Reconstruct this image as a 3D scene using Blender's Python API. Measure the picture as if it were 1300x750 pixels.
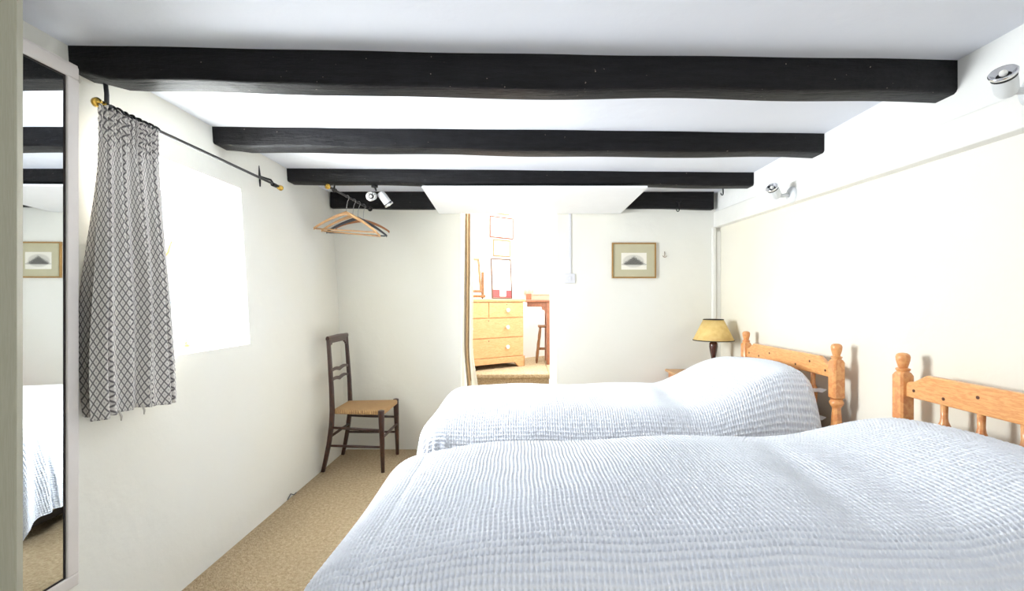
import bpy, bmesh, math, random
import numpy as np
from mathutils import Vector, Matrix
random.seed(7)
PI = math.pi
C = bpy.context.scene.collection
for o in list(bpy.data.objects): bpy.data.objects.remove(o)
# ---------------------------------------------------------------- camera, world, lights, exposure
sc = bpy.context.scene
cam_d = bpy.data.cameras.new('camera'); cam = bpy.data.objects.new('camera', cam_d); C.objects.link(cam)
cam_d.sensor_width = 36; cam_d.lens = 600/1300*36; cam_d.clip_start = .02
cam.location = (0, 0, 1.23)
cam.rotation_euler = (PI/2, 0, 0); cam_d.shift_x = -12/1300; cam_d.shift_y = 6/1300
sc.camera = cam
sc.view_settings.view_transform = 'Standard'; sc.view_settings.look = 'None'
sc.view_settings.gamma = 1; sc.view_settings.use_curve_mapping = False
sc.view_settings.exposure = 0.48
w = bpy.data.worlds.new('World'); sc.world = w; w.use_nodes = True
w.node_tree.nodes['Background'].inputs[0].default_value = (.93, .96, 1, 1)
w.node_tree.nodes['Background'].inputs[1].default_value = 1.4
def area(name, loc, rot, sx, sy, power, col=(1, 1, 1)):
    d = bpy.data.lights.new(name, 'AREA'); d.shape = 'RECTANGLE'; d.size = sx; d.size_y = sy
    d.energy = power; d.color = col
    o = bpy.data.objects.new(name, d); C.objects.link(o); o.location = loc; o.rotation_euler = rot
    return o
area('window_daylight', (-2.10, 2.25, 1.44), (0, -PI/2, 0), 1.0, 1.2, 165, (.97, .985, 1))
area('back_fill', (0.15, -1.93, 1.35), (PI/2, 0, 0), 2.2, 1.3, 4, (.98, .99, 1))  # added fill light behind the camera, set at an invented window
area('rear_right_fill', (1.78, -1.0, 1.35), (0, PI/2, 0), .9, 1.1, 10, (.98, .99, 1))  # added fill for the left wall, from an unseen invented window
area('landing_window_daylight', (0.55, 6.25, 2.2), (-PI/2-.2, 0, math.radians(20)), .9, .8, 48)
area('landing_overhead_fill', (-.4, 5.6, 2.84), (0, 0, 0), 1.6, 1.0, 62, (1, .985, .95))  # added overhead fill to brighten the landing, below a closed ceiling
area('passage_overhead_fill', (-.1, 4.45, 2.55), (0, 0, 0), .5, .8, 20, (1, .99, .97))  # added downward fill brightening the passage; the roof has no opening

# ---------------------------------------------------------------- materials
def newmat(name):
    m = bpy.data.materials.new(name); m.use_nodes = True
    nt = m.node_tree; b = nt.nodes['Principled BSDF']
    return m, nt, b
def math_(nt, op, a, b=None, clamp=False):
    n = nt.nodes.new('ShaderNodeMath'); n.operation = op; n.use_clamp = clamp
    for i, v in enumerate((a, b)):
        if v is None: continue
        if isinstance(v, (int, float)): n.inputs[i].default_value = v
        else: nt.links.new(v, n.inputs[i])
    return n.outputs[0]
def mixc(nt, fac, a, b):
    n = nt.nodes.new('ShaderNodeMix'); n.data_type = 'RGBA'
    if isinstance(fac, (int, float)): n.inputs[0].default_value = fac
    else: nt.links.new(fac, n.inputs[0])
    for i, v in ((6, a), (7, b)):
        if isinstance(v, tuple): n.inputs[i].default_value = (*v[:3], 1)
        else: nt.links.new(v, n.inputs[i])
    return n.outputs[2]
def coords(nt, kind='Object', scale=(1, 1, 1)):
    t = nt.nodes.new('ShaderNodeTexCoord'); mp = nt.nodes.new('ShaderNodeMapping')
    mp.inputs['Scale'].default_value = scale
    nt.links.new(t.outputs[kind], mp.inputs[0]); return mp.outputs[0]
def noise(nt, vec, scale, detail=3, rough=.5):
    n = nt.nodes.new('ShaderNodeTexNoise'); n.inputs['Scale'].default_value = scale
    n.inputs['Detail'].default_value = detail; n.inputs['Roughness'].default_value = rough
    nt.links.new(vec, n.inputs['Vector']); return n.outputs['Fac']
def ramp(nt, fac, lo, hi):
    n = nt.nodes.new('ShaderNodeMapRange'); n.inputs[1].default_value = lo; n.inputs[2].default_value = hi
    nt.links.new(fac, n.inputs[0]); return n.outputs[0]
def bump(nt, b, h, strength=.3, dist=.01):
    n = nt.nodes.new('ShaderNodeBump'); n.inputs['Strength'].default_value = strength
    n.inputs['Distance'].default_value = dist
    nt.links.new(h, n.inputs['Height']); nt.links.new(n.outputs[0], b.inputs['Normal'])
def S(r, g, b):
    f = lambda c: (c/255/12.92 if c/255 <= .04045 else ((c/255+.055)/1.055)**2.4)
    return (f(r), f(g), f(b))
def plain(name, col, rough=.5, metal=0, var=.06, vscale=14, bmp=0, bscale=60, bdist=.003, spec=None):
    m, nt, b = newmat(name)
    v = coords(nt)
    f = ramp(nt, noise(nt, v, vscale), .3, .7)
    nt.links.new(mixc(nt, f, tuple(c*(1-var) for c in col), tuple(min(1, c*(1+var)) for c in col)), b.inputs['Base Color'])
    b.inputs['Roughness'].default_value = rough; b.inputs['Metallic'].default_value = metal
    if spec is not None: b.inputs['Specular IOR Level'].default_value = spec
    if bmp: bump(nt, b, noise(nt, v, bscale, 4), bmp, bdist)
    return m
def plaster(name, col, col2, big=.7):
    m, nt, b = newmat(name)
    v = coords(nt)
    f = ramp(nt, noise(nt, v, big, 3), .4, .65)
    nt.links.new(mixc(nt, f, col, col2), b.inputs['Base Color'])
    b.inputs['Roughness'].default_value = .85; b.inputs['Specular IOR Level'].default_value = .15
    h = math_(nt, 'ADD', math_(nt, 'MULTIPLY', noise(nt, v, 2.2, 2), 3), math_(nt, 'MULTIPLY', noise(nt, v, 16, 4), .35))
    bump(nt, b, h, .5, .012)
    return m
def wood(name, c1, c2, scale=(1, 12, 12), rough=.4, knots=0, coat=0):
    m, nt, b = newmat(name)
    v = coords(nt, 'Object', scale)
    n1 = noise(nt, v, 5, 5, .6)
    wv = math_(nt, 'FRACT', math_(nt, 'MULTIPLY', n1, 7))
    wv = math_(nt, 'ABSOLUTE', math_(nt, 'SUBTRACT', wv, .5))
    f = math_(nt, 'MULTIPLY', wv, 2)
    nt.links.new(mixc(nt, f, c1, c2), b.inputs['Base Color'])
    b.inputs['Roughness'].default_value = rough; b.inputs['Coat Weight'].default_value = coat
    b.inputs['Coat Roughness'].default_value = .15
    bump(nt, b, n1, .12, .003)
    return m
def glass_mat(name, tint=(.97, .99, 1)):
    m = bpy.data.materials.new(name); m.use_nodes = True; nt = m.node_tree
    for n in list(nt.nodes): nt.nodes.remove(n)
    out = nt.nodes.new('ShaderNodeOutputMaterial'); mx = nt.nodes.new('ShaderNodeMixShader')
    t = nt.nodes.new('ShaderNodeBsdfTransparent'); g = nt.nodes.new('ShaderNodeBsdfGlossy')
    fr = nt.nodes.new('ShaderNodeFresnel'); fr.inputs[0].default_value = 1.45
    t.inputs[0].default_value = (*tint, 1); g.inputs['Roughness'].default_value = .03
    ge = nt.nodes.new('ShaderNodeNewGeometry')
    nt.links.new(math_(nt, 'MULTIPLY', fr.outputs[0], math_(nt, 'SUBTRACT', 1.0, ge.outputs['Backfacing'])), mx.inputs[0]); nt.links.new(t.outputs[0], mx.inputs[1])
    nt.links.new(g.outputs[0], mx.inputs[2]); nt.links.new(mx.outputs[0], out.inputs[0])
    return m

M = {}
M['wall'] = plaster('cream_plaster', S(239, 238, 231), S(237, 234, 222))
M['wall_r'] = plaster('pale_cream_plaster', S(237, 234, 225), S(236, 230, 212), .5)
M['white_plaster'] = plaster('white_plaster', S(242, 242, 240), S(238, 238, 235))
M['ceiling'] = plaster('white_ceiling', S(232, 235, 243), S(229, 232, 240))
M['white_paint'] = plain('white_paint', S(240, 239, 234), .4, var=.015)
M['mirror_frame'] = plain('white_frame_paint', S(228, 222, 218), .4, var=.02)
M['board'] = plain('white_board', S(246, 247, 249), .5, var=.01)
M['door'] = wood('sage_cream_paint', S(163, 161, 142), S(170, 168, 150), (24, 24, 1.2), .6)
M['pine'] = wood('varnished_pine', S(234, 170, 108), S(218, 140, 82), (2, 2, 2), .3, coat=.4)
M['pine_y'] = wood('varnished_pine_board', S(240, 180, 114), S(226, 152, 90), (9, 1.2, 9), .3, coat=.4)
M['pine_old'] = wood('waxed_pine', S(220, 178, 130), S(208, 156, 106), (1.2, 8, 8), .45)
M['knot'] = plain('dark_plug', S(88, 42, 20), .4)
M['red_wood'] = wood('red_brown_wood', S(160, 104, 74), S(132, 80, 58), (8, 8, 1.5), .35, coat=.3)
M['stool_wood'] = wood('turned_oak', S(150, 108, 70), S(120, 80, 50), (8, 8, 1.5), .4)
M['chair_wood'] = wood('dark_mahogany', S(78, 44, 32), S(46, 24, 18), (10, 10, 2), .3, coat=.35)
M['lamp_wood'] = wood('dark_turned_wood', S(86, 44, 34), S(58, 28, 22), (10, 10, 2), .25, coat=.5)
M['hanger'] = wood('pale_hanger_wood', S(224, 182, 134), S(208, 158, 110), (3, 12, 12), .45)
M['hanger_b'] = wood('brown_hanger_wood', S(190, 130, 86), S(170, 108, 66), (3, 12, 12), .4)
M['grey'] = plain('dark_grey_plastic', S(76, 78, 84), .5)
M['black'] = plain('black_iron', S(22, 22, 25), .5, metal=.2)
M['rod'] = plain('grey_black_rod', S(60, 60, 62), .4, metal=.5)
M['brass'] = plain('brass', S(214, 176, 84), .25, metal=1)
M['chrome'] = plain('chrome', S(225, 225, 228), .12, metal=1)
M['steel'] = plain('steel_wire', S(175, 175, 178), .3, metal=.9)
M['string'] = plain('white_string', S(205, 200, 192), .9)
M['plastic'] = plain('white_plastic', S(222, 222, 227), .35, var=.01)
M['lamp_white'] = plain('white_enamel', S(225, 228, 230), .35, var=.01)
M['sheet'] = plain('white_cotton', S(243, 244, 248), .9, var=.01, bmp=.4, bscale=30, bdist=.006)
M['shade'] = None
M['porcelain'] = plain('white_porcelain', S(245, 243, 238), .15, var=.01)
M['black_trim'] = plain('black_braid', S(46, 38, 36), .7)
M['base_dark'] = plain('dark_bed_base', S(42, 34, 34), .7)
M['mat'] = plain('olive_mount_card', S(196, 190, 160), .9, var=.02)
M['gilt'] = plain('gilt_frame', S(170, 132, 78), .35, metal=.35)
M['dark_frame'] = plain('dark_red_frame', S(120, 60, 44), .4)
M['dark_frame2'] = plain('brown_black_frame', S(88, 62, 50), .4)
M['gold_frame'] = plain('pale_gold_frame', S(146, 110, 70), .4)
M['paper'] = plain('pale_paper', S(242, 240, 234), .8, var=.02)
M['glass'] = glass_mat('window_glass')
M['blue'] = plain('blue_glaze', S(70, 110, 175), .3)
M['pink'] = plain('pink_glaze', S(225, 130, 110), .3)
M['ochre'] = plain('ochre_glaze', S(200, 180, 70), .3)
M['tan'] = plain('tan_lining', S(176, 146, 108), .9, var=.08)
M['cream_cloth'] = plain('cream_cloth', S(242, 236, 218), .95, var=.02)
M['tray'] = wood('patterned_red_box', S(186, 120, 100), S(222, 190, 170), (40, 40, 40), .6)
# mirror glass
m, nt, b = newmat('silvered_glass'); b.inputs['Base Color'].default_value = (.84, .87, .88, 1)
b.inputs['Metallic'].default_value = 1; b.inputs['Roughness'].default_value = .01; M['mirror'] = m
# black beam paint
m, nt, b = newmat('black_beam_paint'); v = coords(nt, 'Object', (2, 14, 14))
n1 = noise(nt, v, 4, 6, .65); v2 = coords(nt)
spk = math_(nt, 'GREATER_THAN', noise(nt, v2, 55, 2), .76)
base = mixc(nt, ramp(nt, n1, .35, .7), S(12, 11, 14), S(24, 24, 27))
nt.links.new(mixc(nt, spk, base, S(120, 112, 104)), b.inputs['Base Color'])
b.inputs['Roughness'].default_value = .5; b.inputs['Specular IOR Level'].default_value = .22
bump(nt, b, math_(nt, 'ADD', n1, math_(nt, 'MULTIPLY', noise(nt, v2, 9, 3), 1.5)), .6, .012); M['beam'] = m
# carpet
m, nt, b = newmat('beige_loop_carpet'); v = coords(nt)
vo = nt.nodes.new('ShaderNodeTexVoronoi'); vo.inputs['Scale'].default_value = 150; nt.links.new(v, vo.inputs['Vector'])
n2 = noise(nt, v, 60, 4, .7)
col = mixc(nt, ramp(nt, n2, .35, .65), S(166, 145, 114), S(204, 184, 153))
col = mixc(nt, math_(nt, 'MULTIPLY', ramp(nt, noise(nt, v, 1.6, 2), .35, .7), .25), col, S(170, 150, 122))
nt.links.new(col, b.inputs['Base Color']); b.inputs['Roughness'].default_value = 1; b.inputs['Specular IOR Level'].default_value = .05
bump(nt, b, math_(nt, 'ADD', vo.outputs['Distance'], n2), .9, .006); M['carpet'] = m
# waffle cotton
m, nt, b = newmat('white_waffle_cotton'); v = coords(nt)
b.inputs['Base Color'].default_value = (*S(238, 241, 248), 1); b.inputs['Roughness'].default_value = 1
b.inputs['Specular IOR Level'].default_value = .08; b.inputs['Sheen Weight'].default_value = .1
bump(nt, b, noise(nt, v, 260, 3), .35, .0015); M['waffle'] = m
# quilted divan cloth
m, nt, b = newmat('quilted_cotton'); v = coords(nt)
sx = nt.nodes.new('ShaderNodeSeparateXYZ'); nt.links.new(v, sx.inputs[0])
hor = math_(nt, 'ADD', sx.outputs[0], sx.outputs[1])
s1 = math_(nt, 'ABSOLUTE', math_(nt, 'SINE', math_(nt, 'MULTIPLY', math_(nt, 'ADD', hor, sx.outputs[2]), 30)))
s2 = math_(nt, 'ABSOLUTE', math_(nt, 'SINE', math_(nt, 'MULTIPLY', math_(nt, 'SUBTRACT', hor, sx.outputs[2]), 30)))
hh = math_(nt, 'MINIMUM', math_(nt, 'POWER', s1, .4), math_(nt, 'POWER', s2, .4))
b.inputs['Base Color'].default_value = (*S(236, 232, 220), 1); b.inputs['Roughness'].default_value = .9
bump(nt, b, hh, .7, .012); M['quilt'] = m
# patterned curtain: grey lattice with small diamonds, on UV in metres
m, nt, b = newmat('lattice_weave_cotton')
uv = nt.nodes.new('ShaderNodeTexCoord'); su = nt.nodes.new('ShaderNodeSeparateXYZ'); nt.links.new(uv.outputs['UV'], su.inputs[0])
p = math_(nt, 'DIVIDE', su.outputs[0], .0177); q = math_(nt, 'DIVIDE', su.outputs[1], .0345)
fs = math_(nt, 'ABSOLUTE', math_(nt, 'SUBTRACT', math_(nt, 'FRACT', math_(nt, 'ADD', p, q)), .5))
ft = math_(nt, 'ABSOLUTE', math_(nt, 'SUBTRACT', math_(nt, 'FRACT', math_(nt, 'SUBTRACT', p, q)), .5))
mx = math_(nt, 'MAXIMUM', fs, ft)
line = ramp(nt, mx, .36, .42); dot = ramp(nt, mx, .13, .08)
ln = math_(nt, 'ADD', line, math_(nt, 'MULTIPLY', dot, .55), True)
nz = math_(nt, 'MULTIPLY', noise(nt, coords(nt, 'UV'), 500, 2), .25)
col = mixc(nt, ln, S(236, 232, 227), S(116, 113, 115)); col = mixc(nt, nz, col, S(170, 164, 158))
nt.links.new(col, b.inputs['Base Color']); b.inputs['Roughness'].default_value = .95; b.inputs['Specular IOR Level'].default_value = .1
M['lattice'] = m
# lampshade
m, nt, b = newmat('mustard_shade'); v = coords(nt)
nt.links.new(mixc(nt, ramp(nt, noise(nt, v, 30, 4), .3, .7), S(226, 190, 116), S(238, 206, 136)), b.inputs['Base Color'])
b.inputs['Roughness'].default_value = .8; b.inputs['Subsurface Weight'].default_value = 0
M['shade'] = m
# rush seat
m, nt, b = newmat('woven_rush'); v = coords(nt)
sx = nt.nodes.new('ShaderNodeSeparateXYZ'); nt.links.new(v, sx.inputs[0])
a1 = math_(nt, 'SINE', math_(nt, 'MULTIPLY', sx.outputs[0], 420)); a2 = math_(nt, 'SINE', math_(nt, 'MULTIPLY', sx.outputs[1], 420))
wv = math_(nt, 'MULTIPLY', a1, a2)
nt.links.new(mixc(nt, ramp(nt, math_(nt, 'ADD', wv, noise(nt, v, 40, 3)), -.6, 1.4), S(168, 124, 78), S(214, 174, 122)), b.inputs['Base Color'])
b.inputs['Roughness'].default_value = .7; bump(nt, b, wv, .8, .004); M['rush'] = m
# engraving: oval vignette of a dark rocky hill on pale paper (UV 0..1)
m, nt, b = newmat('engraving_print')
uv = nt.nodes.new('ShaderNodeTexCoord'); su = nt.nodes.new('ShaderNodeSeparateXYZ'); nt.links.new(uv.outputs['UV'], su.inputs[0])
X, Y = su.outputs[0], su.outputs[1]
def sub(a, b_): return math_(nt, 'SUBTRACT', a, b_)
def mul(a, b_): return math_(nt, 'MULTIPLY', a, b_)
ex = mul(sub(X, .48), 2.4); ey = mul(sub(Y, .5), 2.6)
r2 = math_(nt, 'ADD', mul(ex, ex), mul(ey, ey))
nz = noise(nt, coords(nt, 'UV', (14, 9, 1)), 3, 6, .8)
oval = ramp(nt, math_(nt, 'ADD', r2, mul(sub(nz, .5), .9)), 1.15, .8)
hillh = sub(.80, mul(math_(nt, 'ABSOLUTE', sub(X, .5)), 1.0))
hill = mul(ramp(nt, sub(math_(nt, 'ADD', hillh, mul(sub(nz, .5), .9)), Y), 0, .06), ramp(nt, Y, .24, .32))
tone = math_(nt, 'ADD', mul(oval, mul(nz, .5)), mul(hill, math_(nt, 'ADD', mul(nz, .5), .35)), True)
nt.links.new(mixc(nt, tone, S(238, 234, 222), S(52, 52, 50)), b.inputs['Base Color']); b.inputs['Roughness'].default_value = .8
M['engraving'] = m

# ---------------------------------------------------------------- mesh helpers
class MB:
    def __init__(s): s.v = []; s.f = []; s.uv = None
    def add(s, vs, fs):
        n = len(s.v); s.v += [tuple(x) for x in vs]; s.f += [tuple(i+n for i in f) for f in fs]; return s
    def box(s, x0, x1, y0, y1, z0, z1, mt=None):
        vs = [Vector(p) for p in ((x0,y0,z0),(x1,y0,z0),(x1,y1,z0),(x0,y1,z0),(x0,y0,z1),(x1,y0,z1),(x1,y1,z1),(x0,y1,z1))]
        if mt: vs = [mt @ p for p in vs]
        return s.add(vs, [(0,3,2,1),(4,5,6,7),(0,1,5,4),(1,2,6,5),(2,3,7,6),(3,0,4,7)])
    def hexa(s, vs): return s.add(vs, [(0,3,2,1),(4,5,6,7),(0,1,5,4),(1,2,6,5),(2,3,7,6),(3,0,4,7)])
    def tube(s, pts, r, n=10, flat=1.0, up=None):
        pts = [Vector(p) for p in pts]
        rs = r if isinstance(r, (list, tuple)) else [r]*len(pts)
        ref = None; vs = []; fs = []
        for i, p_ in enumerate(pts):
            t = (pts[min(i+1, len(pts)-1)] - pts[max(i-1, 0)]).normalized()
            if ref is None:
                ref = Vector(up) if up else (Vector((0,0,1)) if abs(t.z) < .9 else Vector((1,0,0)))
            a = (ref - t*ref.dot(t)).normalized(); ref = a; c = t.cross(a)
            for k in range(n):
                an = 2*PI*k/n; vs.append(p_ + a*math.cos(an)*rs[i] + c*math.sin(an)*rs[i]*flat)
        for i in range(len(pts)-1):
            for k in range(n):
                k2 = (k+1) % n; fs.append((i*n+k, i*n+k2, (i+1)*n+k2, (i+1)*n+k))
        fs.append(tuple(range(n))[::-1]); fs.append(tuple((len(pts)-1)*n+k for k in range(n)))
        return s.add(vs, fs)
    def lathe(s, prof, n=24, mt=None, closed=True):
        vs = []; fs = []
        for r, z in prof:
            for k in range(n): vs.append(Vector((r*math.cos(2*PI*k/n), r*math.sin(2*PI*k/n), z)))
        for i in range(len(prof)-1):
            for k in range(n):
                k2 = (k+1) % n; fs.append((i*n+k, i*n+k2, (i+1)*n+k2, (i+1)*n+k))
        if closed:
            fs.append(tuple(range(n))[::-1]); fs.append(tuple((len(prof)-1)*n+k for k in range(n)))
        if mt: vs = [mt @ p for p in vs]
        return s.add(vs, fs)
    def sphere(s, c, r, n=12, sc=(1,1,1)):
        prof = [(max(1e-4, r*math.sin(PI*i/n)), -r*math.cos(PI*i/n)) for i in range(n+1)]
        return s.lathe(prof, 2*n, Matrix.Translation(c) @ Matrix.Diagonal((*sc, 1)))
    def prism(s, poly, d0, d1, fn):          # poly 2-D, extruded; fn(a, b, d) -> point
        n = len(poly); vs = [fn(a, b_, d0) for a, b_ in poly] + [fn(a, b_, d1) for a, b_ in poly]
        fs = [tuple(range(n))[::-1], tuple(range(n, 2*n))] + [(i, (i+1) % n, n+(i+1) % n, n+i) for i in range(n)]
        return s.add(vs, fs)
    def grid(s, fn, nu, nv, uvfn=None):
        n0 = len(s.v)
        vs = [fn(i/nu, j/nv) for j in range(nv+1) for i in range(nu+1)]
        fs = [(j*(nu+1)+i, j*(nu+1)+i+1, (j+1)*(nu+1)+i+1, (j+1)*(nu+1)+i) for j in range(nv) for i in range(nu)]
        s.add(vs, fs)
        if uvfn: s.uv = [uvfn(i/nu, j/nv) for j in range(nv+1) for i in range(nu+1)]
        return s
    def build(s, name, mat, parent=None, smooth=None, bevel=0, seg=2, solid=0, loc=None):
        me = bpy.data.meshes.new(name); me.from_pydata([tuple(x) for x in s.v], [], s.f); me.update()
        bm = bmesh.new(); bm.from_mesh(me); bmesh.ops.recalc_face_normals(bm, faces=bm.faces); bm.to_mesh(me); bm.free()
        if s.uv:
            ul = me.uv_layers.new(name='UVMap')
            for l in me.loops: ul.data[l.index].uv = s.uv[l.vertex_index]
        me.materials.append(M[mat] if isinstance(mat, str) else mat)
        o = bpy.data.objects.new(name, me); C.objects.link(o)
        if parent: o.parent = parent
        if loc: o.location = loc
        if smooth:
            me.polygons.foreach_set('use_smooth', [True]*len(me.polygons))
            if smooth == 'edge':
                me.set_sharp_from_angle(angle=math.radians(40))
        if solid:
            md = o.modifiers.new('solid', 'SOLIDIFY'); md.thickness = solid; md.offset = 0
        if bevel:
            md = o.modifiers.new('bevel', 'BEVEL'); md.width = bevel; md.segments = seg; md.limit_method = 'ANGLE'; md.angle_limit = math.radians(40)
        return o
def tag(o, label, cat, group=None):
    o['label'] = label; o['category'] = cat
    if group: o['group'] = group
    return o
def thing(name, label, cat, loc=(0,0,0), rotz=0, group=None):
    o = bpy.data.objects.new(name, None); C.objects.link(o); o.location = loc; o.rotation_euler = (0,0,rotz)
    o.empty_display_size = .1
    return tag(o, label, cat, group)
def struct(name, mb, mat, **k):
    o = mb.build(name, mat, **k)
    if not k.get('parent'): o['kind'] = 'structure'
    return o
def copy_tree(o, parent=None):
    c = o.copy(); C.objects.link(c)
    if parent: c.parent = parent
    for ch in [x for x in bpy.data.objects if x.parent == o]: copy_tree(ch, c)
    return c
def lerp(a, b_, t): return a+(b_-a)*t
def sstep(a, b_, x):
    t = max(0, min(1, (x-a)/(b_-a))); return t*t*(3-2*t)

# ---------------------------------------------------------------- room shell
YF = 3.9; YB = -2.0; ZC = 2.11; XR = 1.64; XRU = 1.60
def wl(z): return -1.44 - .0605*z
# floor
struct('floor', MB().box(-1.9, 1.7, YB, YF+.02, -.06, 0), 'carpet')
# left wall (leans outward), with deep window recess
WY0, WY1, WZ0, WZ1 = 1.74, 2.61, .99, 1.845
XO = -1.93
wlm = MB()
def lseg(y0, y1, z0, z1):
    n = 1
    wlm.hexa([(XO,y0,z0),(wl(z0),y0,z0),(wl(z0),y1,z0),(XO,y1,z0),(XO,y0,z1),(wl(z1),y0,z1),(wl(z1),y1,z1),(XO,y1,z1)])
lseg(YB, WY0, 0, ZC); lseg(WY1, YF+.02, 0, ZC); lseg(WY0, WY1, 0, WZ0); lseg(WY0, WY1, WZ1, ZC)
struct('wall_left', wlm, 'wall')
# window in the recess
wf = MB()
x0, x1 = -1.90, -1.86
for a, b_, c, d in ((WY0, WY1, WZ0, WZ0+.035), (WY0, WY1, WZ1-.035, WZ1), (WY0, WY0+.035, WZ0+.035, WZ1-.035), (WY1-.035, WY1, WZ0+.035, WZ1-.035)):
    wf.box(x0, x1, a, b_, c, d)
win = struct('window_1', wf, 'white_paint')
MB().box(-1.885, -1.881, WY0+.03, WY1-.03, WZ0+.03, WZ1-.03).build('pane', 'glass', win)
h = MB(); h.box(-1.862, -1.845, 2.36, 2.385, 1.38, 1.46); h.tube([(-1.845, 2.372, 1.42), (-1.81, 2.375, 1.43), (-1.80, 2.40, 1.47), (-1.80, 2.43, 1.535)], [.008, .009, .009, .006])
ho = h.build('window_handle', 'gold_frame', win, smooth='edge')
# right wall: recessed lower part, upper part, painted board between
struct('wall_right', MB().box(XR, XR+.2, -.4, YF+.02, 0, 1.86).box(XR, XR+.2, YB, -1.6, 0, 1.86).box(XR, XR+.2, -1.6, -.4, 0, .85), 'wall_r')
struct('trim_4', MB().box(XRU, XR+.2, YB, YF+.02, 1.86, ZC), 'white_plaster')
w4 = MB(); w4.box(1.72, 1.76, -1.6, -.4, .85, .89).box(1.72, 1.76, -1.6, -.4, 1.81, 1.85).box(1.72, 1.76, -1.6, -1.56, .89, 1.81).box(1.72, 1.76, -.44, -.4, .89, 1.81)  # unseen window added behind the camera to go with the right fill light
w4o = struct('added_window_right', w4, 'white_paint')
MB().box(1.738, 1.742, -1.57, -.43, .88, 1.82).build('pane', 'glass', w4o)
fb = MB()
def zt(y): return 1.87+.03*(y-1.2) if y < 3.9 else 1.95
def zb(y): return 1.768+.024*(y-1.4)
y0, y1 = YB, YF
y0 = -.3
fb.hexa([(1.583,y0,zb(0)),(XR+.01,y0,zb(0)),(XR+.01,y1,zb(y1)),(1.583,y1,zb(y1)),(1.583,y0,1.84),(XR+.01,y0,1.84),(XR+.01,y1,1.955),(1.583,y1,1.955)])
struct('trim_1', fb, 'white_paint', bevel=.006)
# white conduit down the far right corner
struct('trim_2', MB().box(1.565, 1.595, 3.87, 3.9, 0, 1.83).box(1.60, 1.64, 3.885, 3.9, 0, 1.80), 'white_paint', bevel=.006)
# ceiling
struct('ceiling', MB().box(-1.95, 1.85, YB, YF, ZC, ZC+.08), 'ceiling')
# far wall with doorway and deep passage
DX0, DX1, PY = -.50, .29, 4.85
fw = MB(); fw.box(-2.2, DX0, YF, PY, 0, 2.95); fw.box(DX1, 2.2, YF, PY, 0, 2.95); fw.box(DX0, DX1, YF, YF+.12, ZC, 2.95)
struct('wall_far', fw, 'wall')
# rear wall behind the camera (its wide window is invented as an opening for fill light)
bw = MB(); bw.box(-1.95, -1.0, YB-.15, YB, 0, ZC); bw.box(1.3, 1.85, YB-.15, YB, 0, ZC); bw.box(-1.0, 1.3, YB-.15, YB, 0, .65); bw.box(-1.0, 1.3, YB-.15, YB, 2.0, ZC)
struct('wall_back', bw, 'wall')
w2 = MB(); w2.box(-1.0, 1.3, YB-.1, YB-.05, .65, .70); w2.box(-1.0, 1.3, YB-.1, YB-.05, 1.95, 2.0); w2.box(-1.0, -.95, YB-.1, YB-.05, .7, 1.95); w2.box(1.25, 1.3, YB-.1, YB-.05, .7, 1.95); w2.box(.12, .17, YB-.1, YB-.05, .7, 1.95)
w2o = struct('added_window_back', w2, 'white_paint')
MB().box(-.96, 1.26, YB-.077, YB-.073, .69, 1.96).build('pane', 'glass', w2o)
# open door leaf whose edge shows at the left of the view
dl = MB(); dl.hexa([(-1.40,.74,.02),(-.79,.74,.02),(-.822,.78,.02),(-1.40,.78,.02),(-1.40,.74,2.06),(-.79,.74,2.06),(-.822,.78,2.06),(-1.40,.78,2.06)])
do = struct('door_1', dl, 'door', bevel=.004)
# carpeted steps up through the passage
st = MB(); st.box(DX0, DX1, 4.30, PY, 0, .155).box(DX0, DX1, 4.62, 4.96, .155, .31).box(DX0, DX1, 4.95, 5.02, .0, .44)
so = struct('floor_steps', st, 'carpet', bevel=.01)
so.name = 'trim_3'
uf = MB(); uf.box(-2.2, DX0, 4.85, 7.2, .40, .46); uf.box(DX1, 2.2, 4.85, 7.2, .40, .46); uf.box(DX0, DX1, 4.96, 7.2, .40, .46); uf.box(DX0, DX1, 4.925, 4.97, .415, .46)
struct('floor_landing', uf, 'carpet', bevel=.012)
# landing room: slanted wall with a window
U = Vector((.786, .618, 0)); NN = Vector((-.618, .786, 0)); P0 = Vector((-.37, 5.25, 0)); WB = P0 + NN*.60
def on(t, off, z): p_ = P0+U*t+NN*off; return (p_.x, p_.y, z)
lw = MB()
def sl(t0, t1, z0, z1): lw.hexa([on(t0,.6,z0),on(t1,.6,z0),on(t1,.75,z0),on(t0,.75,z0),on(t0,.6,z1),on(t1,.6,z1),on(t1,.75,z1),on(t0,.75,z1)])
T0, T1 = 1.13, 1.75
sl(-2.0, T0, .46, 2.95); sl(T0, T1, .46, 1.34); sl(T0, T1, 2.45, 2.95); sl(T1, 3.0, .46, 2.95)
struct('wall_landing_far', lw, 'white_plaster')
lf = MB()
def sl2(t0, t1, z0, z1, o0=.66, o1=.70): lf.hexa([on(t0,o0,z0),on(t1,o0,z0),on(t1,o1,z0),on(t0,o1,z0),on(t0,o0,z1),on(t1,o0,z1),on(t1,o1,z1),on(t0,o1,z1)])
sl2(T0, T1, 1.34, 1.38); sl2(T0, T1, 2.41, 2.45); sl2(T0, T0+.04, 1.38, 2.41); sl2(T1-.04, T1, 1.38, 2.41); sl2(1.43, 1.46, 1.38, 2.41)
w3 = struct('window_3', lf, 'white_paint')
lf = MB(); sl2(T0+.03, T1-.03, 1.37, 2.42, .678, .682); lf.build('pane', 'glass', w3)
struct('wall_landing_left', MB().box(-2.2, -2.05, 4.95, 7.4, .46, 2.95), 'white_plaster')
struct('wall_landing_right', MB().box(2.05, 2.2, 4.95, 7.4, .46, 2.95), 'white_plaster')
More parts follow.
